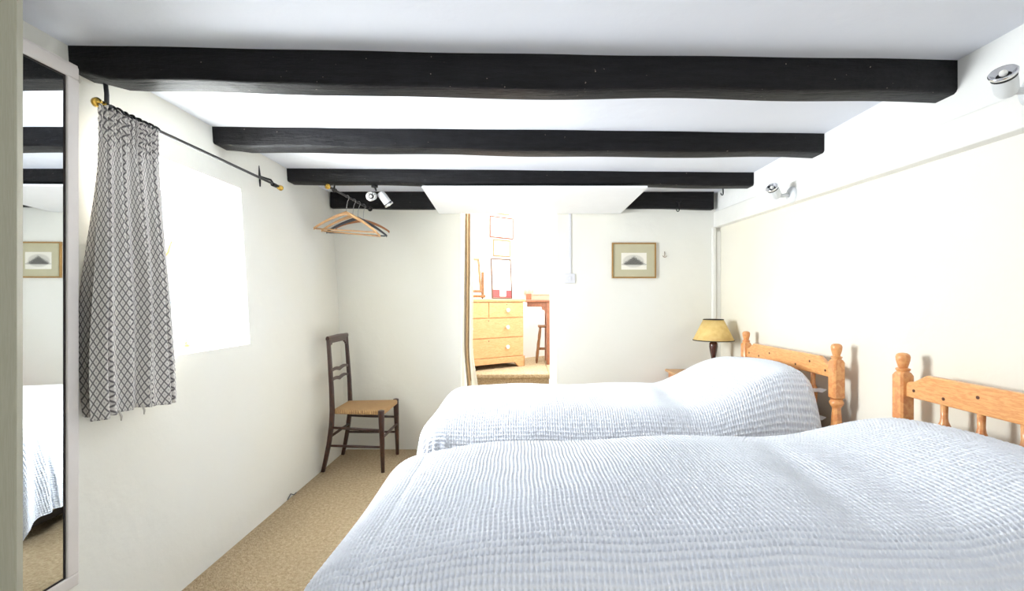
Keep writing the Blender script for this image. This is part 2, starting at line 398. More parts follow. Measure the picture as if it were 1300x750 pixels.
struct('ceiling_landing', MB().box(-2.2, 2.2, YF+.0, 7.4, 2.95, 3.0), 'ceiling')

# ---------------------------------------------------------------- beams
def beam(x0, x1, y0, y1, z0, z1, seed, label, rough_end=0, skew=.10):
    rnd = random.Random(seed); n = 46; mb = MB(); ring = 8; vs = []; fs = []
    ph = [rnd.uniform(0, 6) for _ in range(6)]
    for i in range(n+1):
        t = i/n; x = lerp(x0, x1, t); sk = skew*(t-.48)
        wz = .004*math.sin(9*t+ph[0])+.003*math.sin(23*t+ph[1]); wy = .004*math.sin(7*t+ph[2])+.002*math.sin(31*t+ph[3])
        dz = 0
        if rough_end: dz = rough_end*sstep(.055, .0, t)
        a = .012+.003*math.sin(17*t+ph[4])
        yy0, yy1, zz = y0+wy+sk, y1+wy*.5+sk, z0+wz+dz
        pr = [(yy0, z1), (yy0, zz+a), (yy0+a*.35, zz+a*.35), (yy0+a, zz), (yy1-a, zz), (yy1-a*.3, zz+a*.3), (yy1, zz+a), (yy1, z1)]
        vs += [(x, p_, q_) for p_, q_ in pr]
    for i in range(n):
        for k in range(ring):
            k2 = (k+1) % ring; fs.append((i*ring+k, i*ring+k2, (i+1)*ring+k2, (i+1)*ring+k))
    fs.append(tuple(range(ring))); fs.append(tuple(n*ring+k for k in range(ring)))
    mb.add(vs, fs)
    return tag(mb.build('ceiling_beam', 'beam', smooth='edge'), label, 'beam', 'black painted ceiling beams')
beam(-1.575, 1.60, 1.683, 1.79, 1.992, ZC+.003, 1, 'longest and nearest black painted ceiling beam, above the mirror end of the room', .035)
beam(-1.568, 1.60, 2.44, 2.56, 2.008, ZC+.003, 2, 'black ceiling beam second from the camera, between the nearest beam and the hanger rail', .02)
beam(-1.568, 1.60, 3.20, 3.31, 2.02, ZC+.003, 3, 'third black ceiling beam, touching the near edge of the white board')
beam(-1.55, 1.56, 3.83, 3.90, 1.975, ZC+.003, 4, 'farthest black beam against the far wall, partly hidden by the white board', skew=0)
# white board from beam to far wall
wb = MB(); T = .016
pb = [(-.675, 3.20, 2.006), (.855, 3.20, 2.006), (.815, 3.885, 1.957), (-.68, 3.885, 1.957)]
wb.hexa([(x, y, z-T) for x, y, z in pb] + [(x, y, z) for x, y, z in pb])
tag(wb.build('ceiling_board', 'board', bevel=.003), 'flat white painted board fixed under the beams above the doorway', 'ceiling board')

# ---------------------------------------------------------------- mirror on the left wall
MX = -1.452
mir = thing('wall_mirror', 'tall mirror in a white painted frame on the left wall', 'mirror', (MX, 1.285, .30), .014)
def mlocal(mb_y0, y1, z0, z1, fx0, fx1): return MB().box(fx0, fx1, mb_y0, y1, z0, z1)
FW = .041; a, b_ = -.30, .265; HH = 1.69
fr = MB()
fr.box(-.03, .006, a, b_, 0, FW).box(-.03, .006, a, b_, HH-FW, HH).box(-.03, .006, a, a+FW, FW, HH-FW).box(-.03, .006, b_-FW, b_, FW, HH-FW)
fr.build('frame', 'mirror_frame', mir, bevel=.004)
fo = MB(); e = .014
fo.box(-.09, -.01, a-e, b_+e, -e, HH+e)
fo.build('backing_frame', 'mirror_frame', mir, bevel=.003)
sl_ = MB(); g = .005
sl_.box(-.01, -.0, a+FW, b_-FW, FW, FW+g).box(-.01, -.0, a+FW, b_-FW, HH-FW-g, HH-FW).box(-.01, -.0, b_-FW-g, b_-FW, FW+g, HH-FW-g).box(-.01, -.0, a+FW, a+FW+g, FW+g, HH-FW-g)
sl_.build('dark_slip', 'base_dark', mir)
MB().box(-.008, -.002, a+FW, b_-FW, FW, HH-FW).build('mirror_glass', 'mirror', mir)

# ---------------------------------------------------------------- curtain, rod
RX, RZ = -1.47, 1.915
rod = thing('curtain_rod', 'thin dark curtain rod with brass finials above the left window', 'curtain rod', (RX, 2.26, RZ))
MB().tube([(0, -.60, 0), (0, .60, .004)], .007, 12).build('pole', 'rod', rod, smooth='edge')
for yy, s_ in ((-.605, -1), (.605, 1)):
    mt = Matrix.Translation((0, yy, 0)) @ Matrix.Rotation(-s_*PI/2, 4, 'X')
    MB().lathe([(.006, -.01), (.013, -.006), (.013, 0), (.008, .004), (.010, .008), (.016, .014), (.017, .022), (.012, .030), (.003, .034)], 20, mt).build('finial', 'brass', rod, smooth=True)
MB().tube([(-.0, -.585, 0), (-.0, -.585, .045), (-.004, -.585, .08)], .011, 8, .35, (0, 1, 0)).tube([(0, -.595, 0), (0, -.572, 0)], .013, 12).build('bracket', 'black', rod, smooth='edge')
MB().tube([(0, .55, 0), (-.02, .55, .03), (-.085, .55, .05)], .006, 8).tube([(-.084, .55, -.01), (-.086, .55, .05), (-.090, .55, .115)], [.006, .011, .003], 8, .5, (0, 1, 0)).tube([(0, .53, 0), (0, .57, 0)], .012, 12).build('bracket', 'black', rod, smooth='edge')

cur = thing('window_curtain', 'grey and white lattice patterned curtain gathered at the left window', 'curtain', (RX, 1.80, RZ))
folds = [(0, .2), (.06, .9), (.10, -1), (.14, .7), (.21, .5), (.30, .95), (.355, -1), (.40, .5), (.47, .3), (.55, 1), (.60, -1), (.645, .6), (.72, .4), (.80, .9), (.845, -.8), (.88, .7), (1, .2)]
def fold(u):
    for (u0, a0), (u1, a1) in zip(folds, folds[1:]):
        if u <= u1+1e-9:
            t = (u-u0)/(u1-u0); t = t*t*(3-2*t); return a0+(a1-a0)*t
    return 0
def cpt(u, v):
    z = .0-.012 - 1.075*v + .012*math.sin(5*u)*v
    y = lerp(lerp(-.175, .090, u), lerp(-.235, .140, u), sstep(0, 1, v)**.8 if v > 0 else 0)
    y += .010*math.sin(6*v+u*9)*v
    amp = lerp(.016, .058, sstep(.05, .7, v))
    x = .012+.022*v+amp*fold(u+.02*math.sin(3*v)*u*(1-u)*4)
    g_ = sstep(.16, .02, v); x += g_*.007*math.sin(u*2*PI*19+1.5*math.sin(u*9)) + g_*.003*math.sin(v*220+u*20)
    z += g_*.004*math.sin(u*2*PI*19+1)*(1-v)
    if v > .98: x += .002*math.sin(u*60)
    return (x, y, z)
cw = 0.80
arc = [0.0]
for i in range(240):
    pa_, pb_ = Vector(cpt(i/240, .6)), Vector(cpt((i+1)/240, .6)); arc.append(arc[-1]+(Vector((pa_.x, pa_.y))-Vector((pb_.x, pb_.y))).length)
MB().grid(cpt, 240, 150, lambda u, v: (arc[round(u*240)], -v*1.075)).build('fabric', 'lattice', cur, smooth=True, solid=.003)
# gathering tape ruff and rings on the rod
for i in range(9):
    t = i/8; yy = -.135+t*.235
    mb = MB(); R_ = .014+.003*random.random()
    pts = [(R_*math.cos(k*2*PI/14), yy-1e-3*k+.004*math.sin(k+i), R_*math.sin(k*2*PI/14)-.004) for k in range(15)]
    mb.tube(pts, .0042, 8); mb.tube([(0, yy, -.014), (.004, yy+.004, -.03)], .003, 6)
    mb.build('curtain_ring', 'black', cur, smooth=True)
for u in (.18, .5):
    p_ = cpt(u, 1.0); MB().tube([(p_[0]+.006, p_[1], p_[2]+.01), (p_[0]+.012, p_[1]+.004, p_[2]-.012), (p_[0]+.004, p_[1]+.012, p_[2]-.028)], [.003, .004, .002], 6).build('cord_end', 'string', cur, smooth=True)

# small ornament on the sill
orn = thing('sill_ornament', 'tiny china flower ornament on the window sill beside the curtain', 'ornament', (-1.735, 2.44, WZ0))
MB().lathe([(.018, 0), (.022, .004), (.02, .012), (.008, .02), (.006, .03)], 16).build('base', 'ochre', orn, smooth='edge')
mb = MB()
for k in range(5):
    an = k*2*PI/5; mb.sphere((.0+.011*math.cos(an), .004, .062+.011*math.sin(an)), .008, 6, (1, .5, 1))
mb.tube([(0, 0, .02), (0, .003, .06)], .003, 6); mb.build('flower', 'blue', orn, smooth=True)
mb = MB(); mb.tube([(0, 0, .02), (.012, .02, .05), (.014, .028, .072)], .0025, 6)
for k in range(5):
    an = k*2*PI/5; mb.sphere((.014+.008*math.cos(an), .028, .074+.008*math.sin(an)), .006, 6, (1, .5, 1))
mb.build('flower', 'pink', orn, smooth=True)
mb = MB(); mb.sphere((.004, -.01, .034), .011, 8, (1, .6, 1)); mb.sphere((.016, -.008, .04), .008, 8, (1, .6, 1)); mb.build('leaf', 'blue', orn, smooth=True)

# ---------------------------------------------------------------- beds
def waffle_sheet(name, parent_none, cy, top, crown, seed, bumpz, hump0, foot_dip, foot_x=-.36, r_foot=.17):
    rnd = np.random.RandomState(seed)
    step = .0028
    headx = 1.47; a_len = headx - foot_x; drop = .33
    bw_, r_s = .345, .14
    sdrop = .30
    Lu = a_len + r_foot*PI/2 + drop
    Lv = bw_ + r_s*PI/2 + sdrop
    nu = int(Lu/step); nv = int(2*Lv/step)
    nu = int(Lu/.00215); nv = int(2*Lv/.0034)
    s_ = np.linspace(-.12, Lu, nu); t_ = np.linspace(-Lv, Lv, nv)
    Sg, Tg = np.meshgrid(s_, t_)
    eu = np.maximum(0, Sg-a_len); ev = np.maximum(0, np.abs(Tg)-bw_)
    k_ = np.where(eu+ev > 0, eu/(eu+ev+1e-9), 0)
    d = (eu**3+ev**3+1e-12)**(1/3.)          # rounded corner
    rr = r_s*(1-k_)+r_foot*k_
    q = PI/2*rr
    ang = np.minimum(d, q)/rr
    hx = rr*np.sin(ang); dz = rr*(1-np.cos(ang)) + np.maximum(0, d-q)*.97
    hx = hx + .10*np.maximum(0, d-q)*k_ + .03*np.maximum(0, d-q)
    L = np.hypot(eu, ev)+1e-9
    dx = eu/L; dy = ev/L*np.sign(Tg)
    # folds in the hanging part
    per = Sg*(1-k_)+Tg*k_
    fold_ = np.sin(per*17+1.3*np.sin(per*5+seed))*.016*np.clip((d-q*.7)/.25, 0, 1)
    x = headx - np.minimum(Sg, a_len) - dx*(hx+fold_)
    y = np.clip(Tg, -bw_, bw_) + dy*(hx+fold_)
    tt = np.clip(Tg/(bw_+r_s), -1, 1)
    wx = headx-np.minimum(Sg, a_len)
    def ss(a, b_, v): t = np.clip((v-a)/(b_-a), 0, 1); return t*t*(3-2*t)
    prof = ss(hump0, 1.38, wx)
    acr = 1-ss(.36, .56, np.abs(Tg))*.75
    head_drop = np.maximum(0, .035-Sg)/.16
    z = top + crown*(1-np.abs(tt)**3)*np.sin(np.clip((wx-foot_x)/(1.2), 0, 1)*PI/2)**.5 - dz + bumpz*prof*acr
    z = z - .22*np.clip(head_drop, 0, 1)**1.3
    x = x + .0*Sg
    x = np.where(Sg < 0, headx + np.maximum(-.02, 0) + 0.0*Sg + .012*np.sin(np.clip(-Sg/.12, 0, 1)*PI), x)
    # soft undulation
    z += .006*np.sin(Sg*5.3+seed)*np.cos(Tg*6.1+.7*seed) + .004*np.sin(Sg*11+Tg*7+seed)
    z -= foot_dip*np.exp(-np.maximum(0, wx-foot_x)/.22)
    # pillow crease
    z -= .018*np.exp(-((wx-.86-.12*Tg)/.07)**2)*(1-np.abs(tt))
    P = np.stack([x, y, z], -1)
    du = np.gradient(P, axis=1); dv = np.gradient(P, axis=0)
    nrm = np.cross(du, dv); nrm /= (np.linalg.norm(nrm, axis=-1, keepdims=True)+1e-12)
    if nrm[nv//2, nu//2, 2] < 0: nrm = -nrm
    c = .0122
    wob = .0015*np.sin(Tg*31)+.0015*np.sin(Sg*27)
    pit = (np.sin(PI*(Sg+wob)/c)**2*np.sin(PI*(Tg+wob)/(c*1.55))**2)**.6
    disp = -.011*pit
    P = P + nrm*disp[..., None]
    me = bpy.data.meshes.new(name)
    V = P.reshape(-1, 3).astype(np.float32); nV = len(V)
    idx = np.arange(nu*nv).reshape(nv, nu)
    F = np.stack([idx[:-1, :-1], idx[:-1, 1:], idx[1:, 1:], idx[1:, :-1]], -1).reshape(-1, 4)
    me.vertices.add(nV); me.vertices.foreach_set('co', V.ravel())
    me.loops.add(F.size); me.loops.foreach_set('vertex_index', F.ravel().astype(np.int32))
    me.polygons.add(len(F)); me.polygons.foreach_set('loop_start', np.arange(0, F.size, 4, dtype=np.int32))
    me.update(calc_edges=True); me.polygons.foreach_set('use_smooth', np.ones(len(F), dtype=bool))
    me.materials.append(M['waffle'])
    o = bpy.data.objects.new(name, me); C.objects.link(o); o.location = (0, cy, 0)
    return o
HX = 1.55
def make_bed(label):
    t = thing('single_bed', label, 'bed', (.5, 0, 0), 0, 'single pine beds')
    X_ = lambda x: x-.5
    for s_ in (-1, 1):
        yy = s_*.4675; r = .03
        mb = MB()
        mt = Matrix.Translation((X_(HX), yy, 0))
        sq = [(-.031, -.031), (.031, -.031), (.031, .031), (-.031, .031)]
        def octo(w_, c_): return [(-w_+c_, -w_), (w_-c_, -w_), (w_, -w_+c_), (w_, w_-c_), (w_-c_, w_), (-w_+c_, w_), (-w_, w_-c_), (-w_, -w_+c_)]
        def loft(levels):
            vs = []; fs = []
            for z, w_, c_ in levels: vs += [(X_(HX)+a_, yy+b2, z) for a_, b2 in octo(w_, c_)]
            for i in range(len(levels)-1):
                for k in range(8): fs.append((i*8+k, i*8+(k+1) % 8, (i+1)*8+(k+1) % 8, (i+1)*8+k))
            fs.append(tuple(range(8))[::-1]); fs.append(tuple((len(levels)-1)*8+k for k in range(8)))
            mb.add(vs, fs)
        loft([(.745, .021, .007), (.752, .0275, .007), (.925, .0275, .007), (.938, .022, .008)])
        mb.lathe([(.018, .70), (.026, .712), (.031, .722), (.031, .732), (.026, .738), (.027, .746)], 24, mt)
        mb.lathe([(.024, .936), (.021, .942), (.025, .948), (.025, .953), (.016, .957), (.019, .968), (.0235, .985), (.025, 1.0), (.022, 1.010), (.014, 1.0155), (.004, 1.017)], 24, mt)
        loft([(.0, .027, .006), (.44, .0275, .006), (.50, .029, .010), (.60, .024, .012), (.705, .016, .008)])
        mb.build('bed_post', 'pine', t, smooth='edge')
    # shaped headboard rail
    poly = [(-.44, .845), (.44, .845), (.44, .895), (.43, .905), (.40, .912), (.345, .943), (-.345, .943), (-.40, .912), (-.43, .905), (-.44, .895)]
    rl = MB().prism(poly, X_(HX)-.012, X_(HX)+.014, lambda a_, b2, d: (d, a_, b2)).build('headboard_rail', 'pine_y', t, bevel=.005)
    for yy, zz in ((-.40, .875), (.40, .875), (-.14, .872), (.14, .902), (.27, .87), (-.27, .905)):
        MB().lathe([(.006, 0), (.006, .002), (.001, .0025)], 12, Matrix.Translation((X_(HX)-.0115, yy, zz)) @ Matrix.Rotation(-PI/2, 4, 'Y')).build('wood_plug', 'knot', rl)
    for k in range(5):
        yy = (k-2)*.14
        MB().lathe([(.015, .44), (.016, .50), (.020, .56), (.016, .60), (.014, .64), (.019, .70), (.022, .745), (.021, .765), (.013, .785), (.011, .80), (.012, .86)], 18, Matrix.Translation((X_(HX), yy, 0))).build('spindle', 'pine', t, smooth=True)
    MB().box(X_(HX)-.012, X_(HX)+.012, -.44, .44, .40, .47).build('lower_rail', 'pine_y', t, bevel=.005)
    MB().box(X_(-.44), X_(1.50), -.43, .43, .10, .34).build('divan_base', 'quilt', t, bevel=.025, seg=3)
    MB().box(X_(-.43), X_(1.49), -.42, .42, .335, .53).build('mattress', 'quilt', t, bevel=.05, seg=4)
    MB().box(X_(-.435), X_(1.495), -.425, .425, .065, .105).build('base_trim', 'base_dark', t, bevel=.003)
    for xx in (-.36, 1.42):
        for yy in (-.36, .36):
            MB().lathe([(.022, 0), (.026, .01), (.026, .03), (.018, .045), (.020, .068)], 14, Matrix.Translation((X_(xx), yy, 0))).build('leg', 'base_dark', t, smooth='edge')
    return t
CN, CF = 1.4525, 2.7925
bed = make_bed('nearer pine single bed, its near end of the headboard cut off by the frame'); bed.location.y = CN
b2 = copy_tree(bed); b2.location.y = CF; b2['label'] = 'farther pine single bed beside the shaded lamp and bedside table'
o = waffle_sheet('bedspread', None, CN, .688, .036, 1, .080, .98, .05); tag(o, 'white waffle weave bedspread filling the foreground on the nearer bed', 'bedspread', 'white waffle bedspreads')
o = waffle_sheet('bedspread', None, CF, .655, .045, 2, .180, .84, .0); tag(o, 'white waffle weave bedspread on the farther bed, humped over its pillows', 'bedspread', 'white waffle bedspreads')
def pillow_mesh(hx=.19, hy=.335, T_=.07):
    mb = MB()
    def f(sign):
        def g(u, v):
            a_, b2_ = 2*u-1, 2*v-1
            pa = 1-abs(a_)**2.6; pb_ = 1-abs(b2_)**3.2
            h_ = T_*max(0, pa)**.55*max(0, pb_)**.5
            pin = 1-.06*(1-abs(b2_)**2) * abs(a_)**3; pin2 = 1-.05*(1-abs(a_)**2)*abs(b2_)**3
            return (hx*a_*pin, hy*b2_*pin2, sign*h_)
        return g
    mb.grid(f(1), 28, 40); mb.grid(f(-1), 28, 40)
    n = 96; vs = []; fs = []
    for k in range(n):
        an = 2*PI*k/n
        c_, s_ = math.cos(an), math.sin(an); m_ = max(abs(c_), abs(s_)) ; 
        bx, by = c_/m_, s_/m_
        vs.append((bx*hx*.97, by*hy*.97, 0)); e_ = .028
        vs.append((bx*(hx+e_), by*(hy+e_), .007*math.sin(k*2.1)))
    for k in range(n): k2 = (k+1) % n; fs.append((2*k, 2*k+1, 2*k2+1, 2*k2))
    mb.add(vs, fs)
    return mb
pl_labels = [('lower white pillow under the nearer bedspread, by the headboard', 'upper white pillow under the nearer bedspread, by the headboard'),
             ('lower white pillow peeking out at the farther headboard post', 'upper white pillow peeking out from the farther bedspread under the rail')]
for cy, lab, tz in ((CN, pl_labels[0], -.05), (CF, pl_labels[1], .03)):
    for k, zz in enumerate((.60, .715) if cy == CF else (.592, .735)):
        p_ = pillow_mesh(T_=.07 if cy == CF else .04).build('pillow', 'sheet', smooth=True); p_.location = (1.315, cy-.012*k-.03, zz+tz*k-.006)
        p_.rotation_euler = (0, -.15, .09-.03*k); tag(p_, lab[k], 'pillow', 'pillows on the beds')

# ---------------------------------------------------------------- side chair
ch = thing('side_chair', 'old dark wooden side chair with woven rush seat in the far left corner', 'chair', (-1.2, 3.575, 0), 0)
for s_ in (-1, 1):
    yb = s_*.178; yf = s_*.198
    pts = [(-.222, yb*1.06, 0), (-.205, yb*1.05, .08), (-.182, yb*1.02, .2), (-.165, yb, .33), (-.160, yb, .44), (-.166, yb*.99, .6), (-.178, yb*.98, .78), (-.190, yb*.97, .945)]
    mb = MB(); mb.tube(pts, [.017, .0185, .020, .021, .021, .0195, .018, .017], 4, .8, (1, 1, 0)); mb.build('back_post', 'chair_wood', ch, bevel=.003)
    mb = MB(); mb.tube([(.21, yf, 0), (.205, yf, .2), (.20, yf, .36), (.198, yf, .43)], [.013, .0175, .021, .022], 12)
    mb.lathe([(.022, .425), (.023, .435), (.02, .443), (.006, .447)], 14, Matrix.Translation((.198, yf, 0))); mb.build('front_leg', 'chair_wood', ch, smooth='edge')
    for z, z2 in ((.185, .18), (.315, .30)):
        MB().tube([(-.18+.0*z, yb, z), (0, (yb+yf)/2, (z+z2)/2), (.205, yf, z2)], [.008, .0105, .008], 10).build('stretcher', 'chair_wood', ch, smooth=True)
MB().tube([(.205, -.198, .245), (.205, 0, .245), (.205, .198, .245)], [.008, .0105, .008], 10).build('stretcher', 'chair_wood', ch, smooth=True)
MB().tube([(-.172, -.178, .25), (-.172, 0, .25), (-.172, .178, .25)], [.008, .0105, .008], 10).build('stretcher', 'chair_wood', ch, smooth=True)
for yy in (-.1, ): pass
sp = [(-.165, -.155), (.205, -.19), (.215, -.175), (.215, .175), (.205, .19), (-.165, .155)]
MB().prism(sp, .405, .440, lambda a_, b2_, d: (a_, b2_, d)).build('seat', 'rush', ch, bevel=.010, seg=3)
# crest rail with rolled top and small brackets
cr = MB(); cr.tube([(-.19, -.188, .953), (-.194, 0, .957), (-.19, .188, .953)], .018, 14, .75)
cr.prism([(-.165, .945), (.165, .945), (.165, .885), (.150, .892), (.144, .905), (.125, .906), (.118, .918), (-.118, .918), (-.125, .906), (-.144, .905), (-.150, .892), (-.165, .885)], -.196, -.182, lambda a_, b2_, d: (d, a_, b2_))
cr.build('crest_rail', 'chair_wood', ch, smooth='edge')
for zc in (.715, .645):
    top = []; bot = []
    for i in range(25):
        t = i/24; y = -.17+.34*t; c_ = .016*math.sin((t)*2*PI)*1.0*(1 if t < .5 else -1); th = .009+.005*math.sin(t*PI)**2
        top.append((y, zc+c_*.7+th)); bot.append((y, zc+c_*.7-th))
    MB().prism(top+bot[::-1], -.182, -.170, lambda a_, b2_, d: (d-.0*b2_, a_, b2_)).build('back_slat', 'chair_wood', ch, bevel=.002)
cord = tag(MB().tube([(-1.435, 2.90, .006), (-1.43, 2.93, .03), (-1.425, 2.96, .012), (-1.43, 3.0, .01)], .003, 6).build('wire_end', 'grey', smooth=True), 'short grey cable end at the foot of the left wall', 'cable')

# ---------------------------------------------------------------- bedside table, lamp, glasses
bt = thing('bedside_table', 'small pine bedside table in the far right corner', 'bedside table', (1.40, 3.68, 0))
MB().box(-.225, .18, -.175, .19, .650, .668).build('table_top', 'pine_old', bt, bevel=.004)
MB().box(-.20, .17, -.150, .18, .05, .650).build('body', 'pine', bt, bevel=.003)
dr = MB().box(-.185, .155, -.165, -.150, .50, .635).build('drawer', 'pine_old', bt, bevel=.004)
MB().lathe([(.008, 0), (.008, .012), (.016, .018), (.014, .028), (.003, .031)], 16, Matrix.Translation((-.015, -.165, .567)) @ Matrix.Rotation(PI/2, 4, 'X')).build('knob', 'pine', dr, smooth=True)
dd = MB().box(-.185, .155, -.165, -.150, .07, .485).build('door', 'pine_old', bt, bevel=.004)
MB().lathe([(.008, 0), (.008, .012), (.016, .018), (.014, .028), (.003, .031)], 16, Matrix.Translation((-.15, -.165, .3)) @ Matrix.Rotation(PI/2, 4, 'X')).build('knob', 'pine', dd, smooth=True)
MB().box(-.205, .175, -.155, .185, 0, .05).build('plinth', 'pine_old', bt, bevel=.003)
lp = thing('table_lamp', 'dark turned wooden lamp with mustard cone shade on the bedside table', 'lamp', (1.462, 3.60, .668))
MB().lathe([(.055, 0), (.058, .006), (.052, .014), (.03, .022), (.017, .035), (.014, .05), (.018, .07), (.015, .085), (.014, .10), (.018, .135), (.026, .175), (.031, .21), (.030, .232), (.022, .245), (.014, .25), (.016, .258), (.009, .265), (.008, .29)], 28).build('base', 'lamp_wood', lp, smooth=True)
MB().tube([(0, 0, .28), (0, 0, .335)], .014, 14).build('bulb_holder', 'brass', lp, smooth='edge')
sh = MB().lathe([(.147, .258), (.0715, .415)], 48, closed=False).build('lamp_shade', 'shade', lp, smooth=True, solid=.002)
for r_, z_ in ((.147, .258), (.072, .415)):
    mb = MB(); mb.tube([(r_*math.cos(k*2*PI/48), r_*math.sin(k*2*PI/48), z_) for k in range(49)], .0034, 8); mb.build('shade_trim', 'black_trim', sh, smooth=True)
MB().tube([(-.0715, 0, .40), (0, 0, .395), (.0715, 0, .40)], .0018, 6).tube([(0, -.0715, .40), (0, 0, .395), (0, .0715, .40)], .0018, 6).tube([(0, 0, .33), (0, 0, .395)], .0018, 6).build('shade_carrier', 'steel', lp)
gl = thing('eyeglasses', 'folded dark rimmed glasses lying on the bedside table', 'glasses', (1.315, 3.62, .669), math.radians(8))
fm = MB()
for sx_ in (-.032, .032):
    pts = [(sx_+.026*math.cos(k*2*PI/20), 0, .02+.018*math.sin(k*2*PI/20)) for k in range(21)]
    fm.tube(pts, .0022, 6)
    MB().lathe([(.024, -.0008), (.024, .0008)], 20, Matrix.Translation((sx_, 0, .02)) @ Matrix.Rotation(PI/2, 4, 'X') @ Matrix.Diagonal((1, .7, 1, 1))).build('lens', 'glass', gl)
fm.tube([(-.008, 0, .024), (0, -.002, .028), (.008, 0, .024)], .002, 6); fm.build('rim', 'grey', gl, smooth=True)
MB().tube([(-.058, 0, .024), (-.05, .006, .022), (.03, .012, .012), (.05, .014, .006)], .0024, 6).build('temple', 'grey', gl, smooth=True)
MB().tube([(.058, 0, .024), (.05, .010, .022), (-.03, .018, .012), (-.05, .02, .006)], .0024, 6).build('temple', 'grey', gl, smooth=True)

# ---------------------------------------------------------------- picture, switch, hooks on the far wall
pc = thing('framed_print', 'small gilt framed engraving in an olive mount on the far wall', 'picture', (.925, 3.9, 1.557))
hw, hh_ = .182, .146; f_ = .012
MB().box(-hw, hw, -.022, -.002, hh_-f_, hh_).box(-hw, hw, -.022, -.002, -hh_, -hh_+f_).box(-hw, -hw+f_, -.022, -.002, -hh_+f_, hh_-f_).box(hw-f_, hw, -.022, -.002, -hh_+f_, hh_-f_).build('frame', 'gilt', pc, bevel=.003)
MB().box(-hw+f_-.002, hw-f_+.002, -.012, -.004, -hh_+f_-.002, hh_-f_+.002).build('mount', 'mat', pc)
mb = MB(); mb.v = [(-.104, -.0128, -.075), (.104, -.0128, -.075), (.104, -.0128, .063), (-.104, -.0128, .063)]; mb.f = [(0, 1, 2, 3)]; mb.uv = [(0, 0), (1, 0), (1, 1), (0, 1)]
mb.build('print', 'engraving', pc)
sw = thing('light_switch', 'white wall switch at the end of a cable cover right of the doorway', 'switch', (.398, 3.9, 1.41))
MB().box(-.044, .044, -.012, -.001, -.040, .040).build('plate', 'plastic', sw, bevel=.004)
MB().box(-.012, .012, -.017, -.011, -.018, .018).build('rocker', 'plastic', sw, bevel=.003)
MB().box(-.008, .012, -.010, -.001, .040, .56).build('cable_cover', 'plastic', sw, bevel=.003)
hk = MB(); hk.tube([(0, 0, .03), (0, -.006, .02), (0, -.007, -.01)], .0022, 6).tube([(-.016, -.008, -.004), (-.01, -.012, -.014), (0, -.012, -.018), (.01, -.012, -.014), (.016, -.008, -.004)], .0022, 6)
h1 = hk.build('wall_hook', 'gold_frame', smooth=True); h1.location = (1.18, 3.899, 1.60); tag(h1, 'tiny anchor shaped hook on the far wall right of the engraving', 'hook')
def jhook(loc, label, s_=1, mat='black'):
    mb = MB(); mb.tube([(-.022*s_, .002, .045*s_), (-.006*s_, -.004, .038*s_), (.0, -.008, .02*s_), (.0, -.010, -.02*s_), (-.004*s_, -.014, -.034*s_), (-.014*s_, -.018, -.040*s_), (-.024*s_, -.018, -.034*s_), (-.028*s_, -.018, -.018*s_)], [.003, .005, .005, .004, .004, .004, .004, .003], 8)
    mb.tube([(.018*s_, .002, .045*s_), (.004*s_, -.004, .038*s_), (0, -.008, .02*s_)], [.003, .004, .004], 8)
    mb.sphere((0, -.004, .034*s_), .007*s_, 8)
    o_ = mb.build('coat_hook', mat, smooth=True); o_.location = loc; return tag(o_, label, 'hook', 'metal hooks on the beams')
jhook((1.275, 3.828, 1.985), 'black double hook hanging below the farthest beam, nearer the doorway')
jhook((1.545, 3.63, 2.065), 'black hook near the right wall between the two farthest beams', .8)
hb = MB().tube([(0, .002, .012), (0, -.012, .012), (0, -.016, .004), (0, -.016, -.01), (.008, -.016, -.016), (.016, -.016, -.010)], .0025, 8).build('cup_hook', 'string', smooth=True)
hb.location = (-1.505, 2.438, 2.062); tag(hb, 'small pale cup hook on the left end of the second beam', 'hook')
kn = MB(); kn.tube([(.0, -.004, .03), (.015, -.014, .034), (.024, -.014, .022), (.012, -.012, .014), (.002, -.012, .024), (.008, -.012, .0), (.0, -.012, -.02), (.004, -.012, -.04), (-.006, -.01, -.06)], [.005, .006, .006, .005, .005, .006, .005, .006, .004], 8)
kn = kn.build('knotted_string', 'string', smooth=True); kn.location = (-1.565, 1.68, 2.045); tag(kn, 'knotted piece of pale string on the left end of the nearest beam', 'string')

# ---------------------------------------------------------------- hanger rail and hangers
hr = thing('hanger_rail', 'short dark rail with brass finial under the beams in the far left corner', 'rail', (-1.285, 3.16, 1.985))
A = Vector((0, -.02, 0)); B = Vector((.085, .58, -.032))
MB().tube([A, B], .0075, 12).build('pole', 'rod', hr, smooth='edge')
for P_, s_ in ((A, 1), (B, -1)):
    mt = Matrix.Translation(P_) @ Matrix.Rotation(s_*PI/2, 4, 'X')
    MB().lathe([(.008, -.004), (.018, 0), (.019, .008), (.012, .016), (.008, .018), (.010, .022), (.003, .028)], 18, mt).build('finial', 'brass' if s_ == 1 else 'black', hr, smooth=True)
for t_, hz in ((.13, .035), (.93, .03)):
    q_ = A.lerp(B, t_); MB().tube([q_+Vector((0, 0, -.0)), q_+Vector((0, 0, hz+.012*0))], .006, 8).tube([q_-Vector((0, .014, 0)), q_+Vector((0, .014, 0))], .014, 12).build('bracket', 'black', hr, smooth='edge')
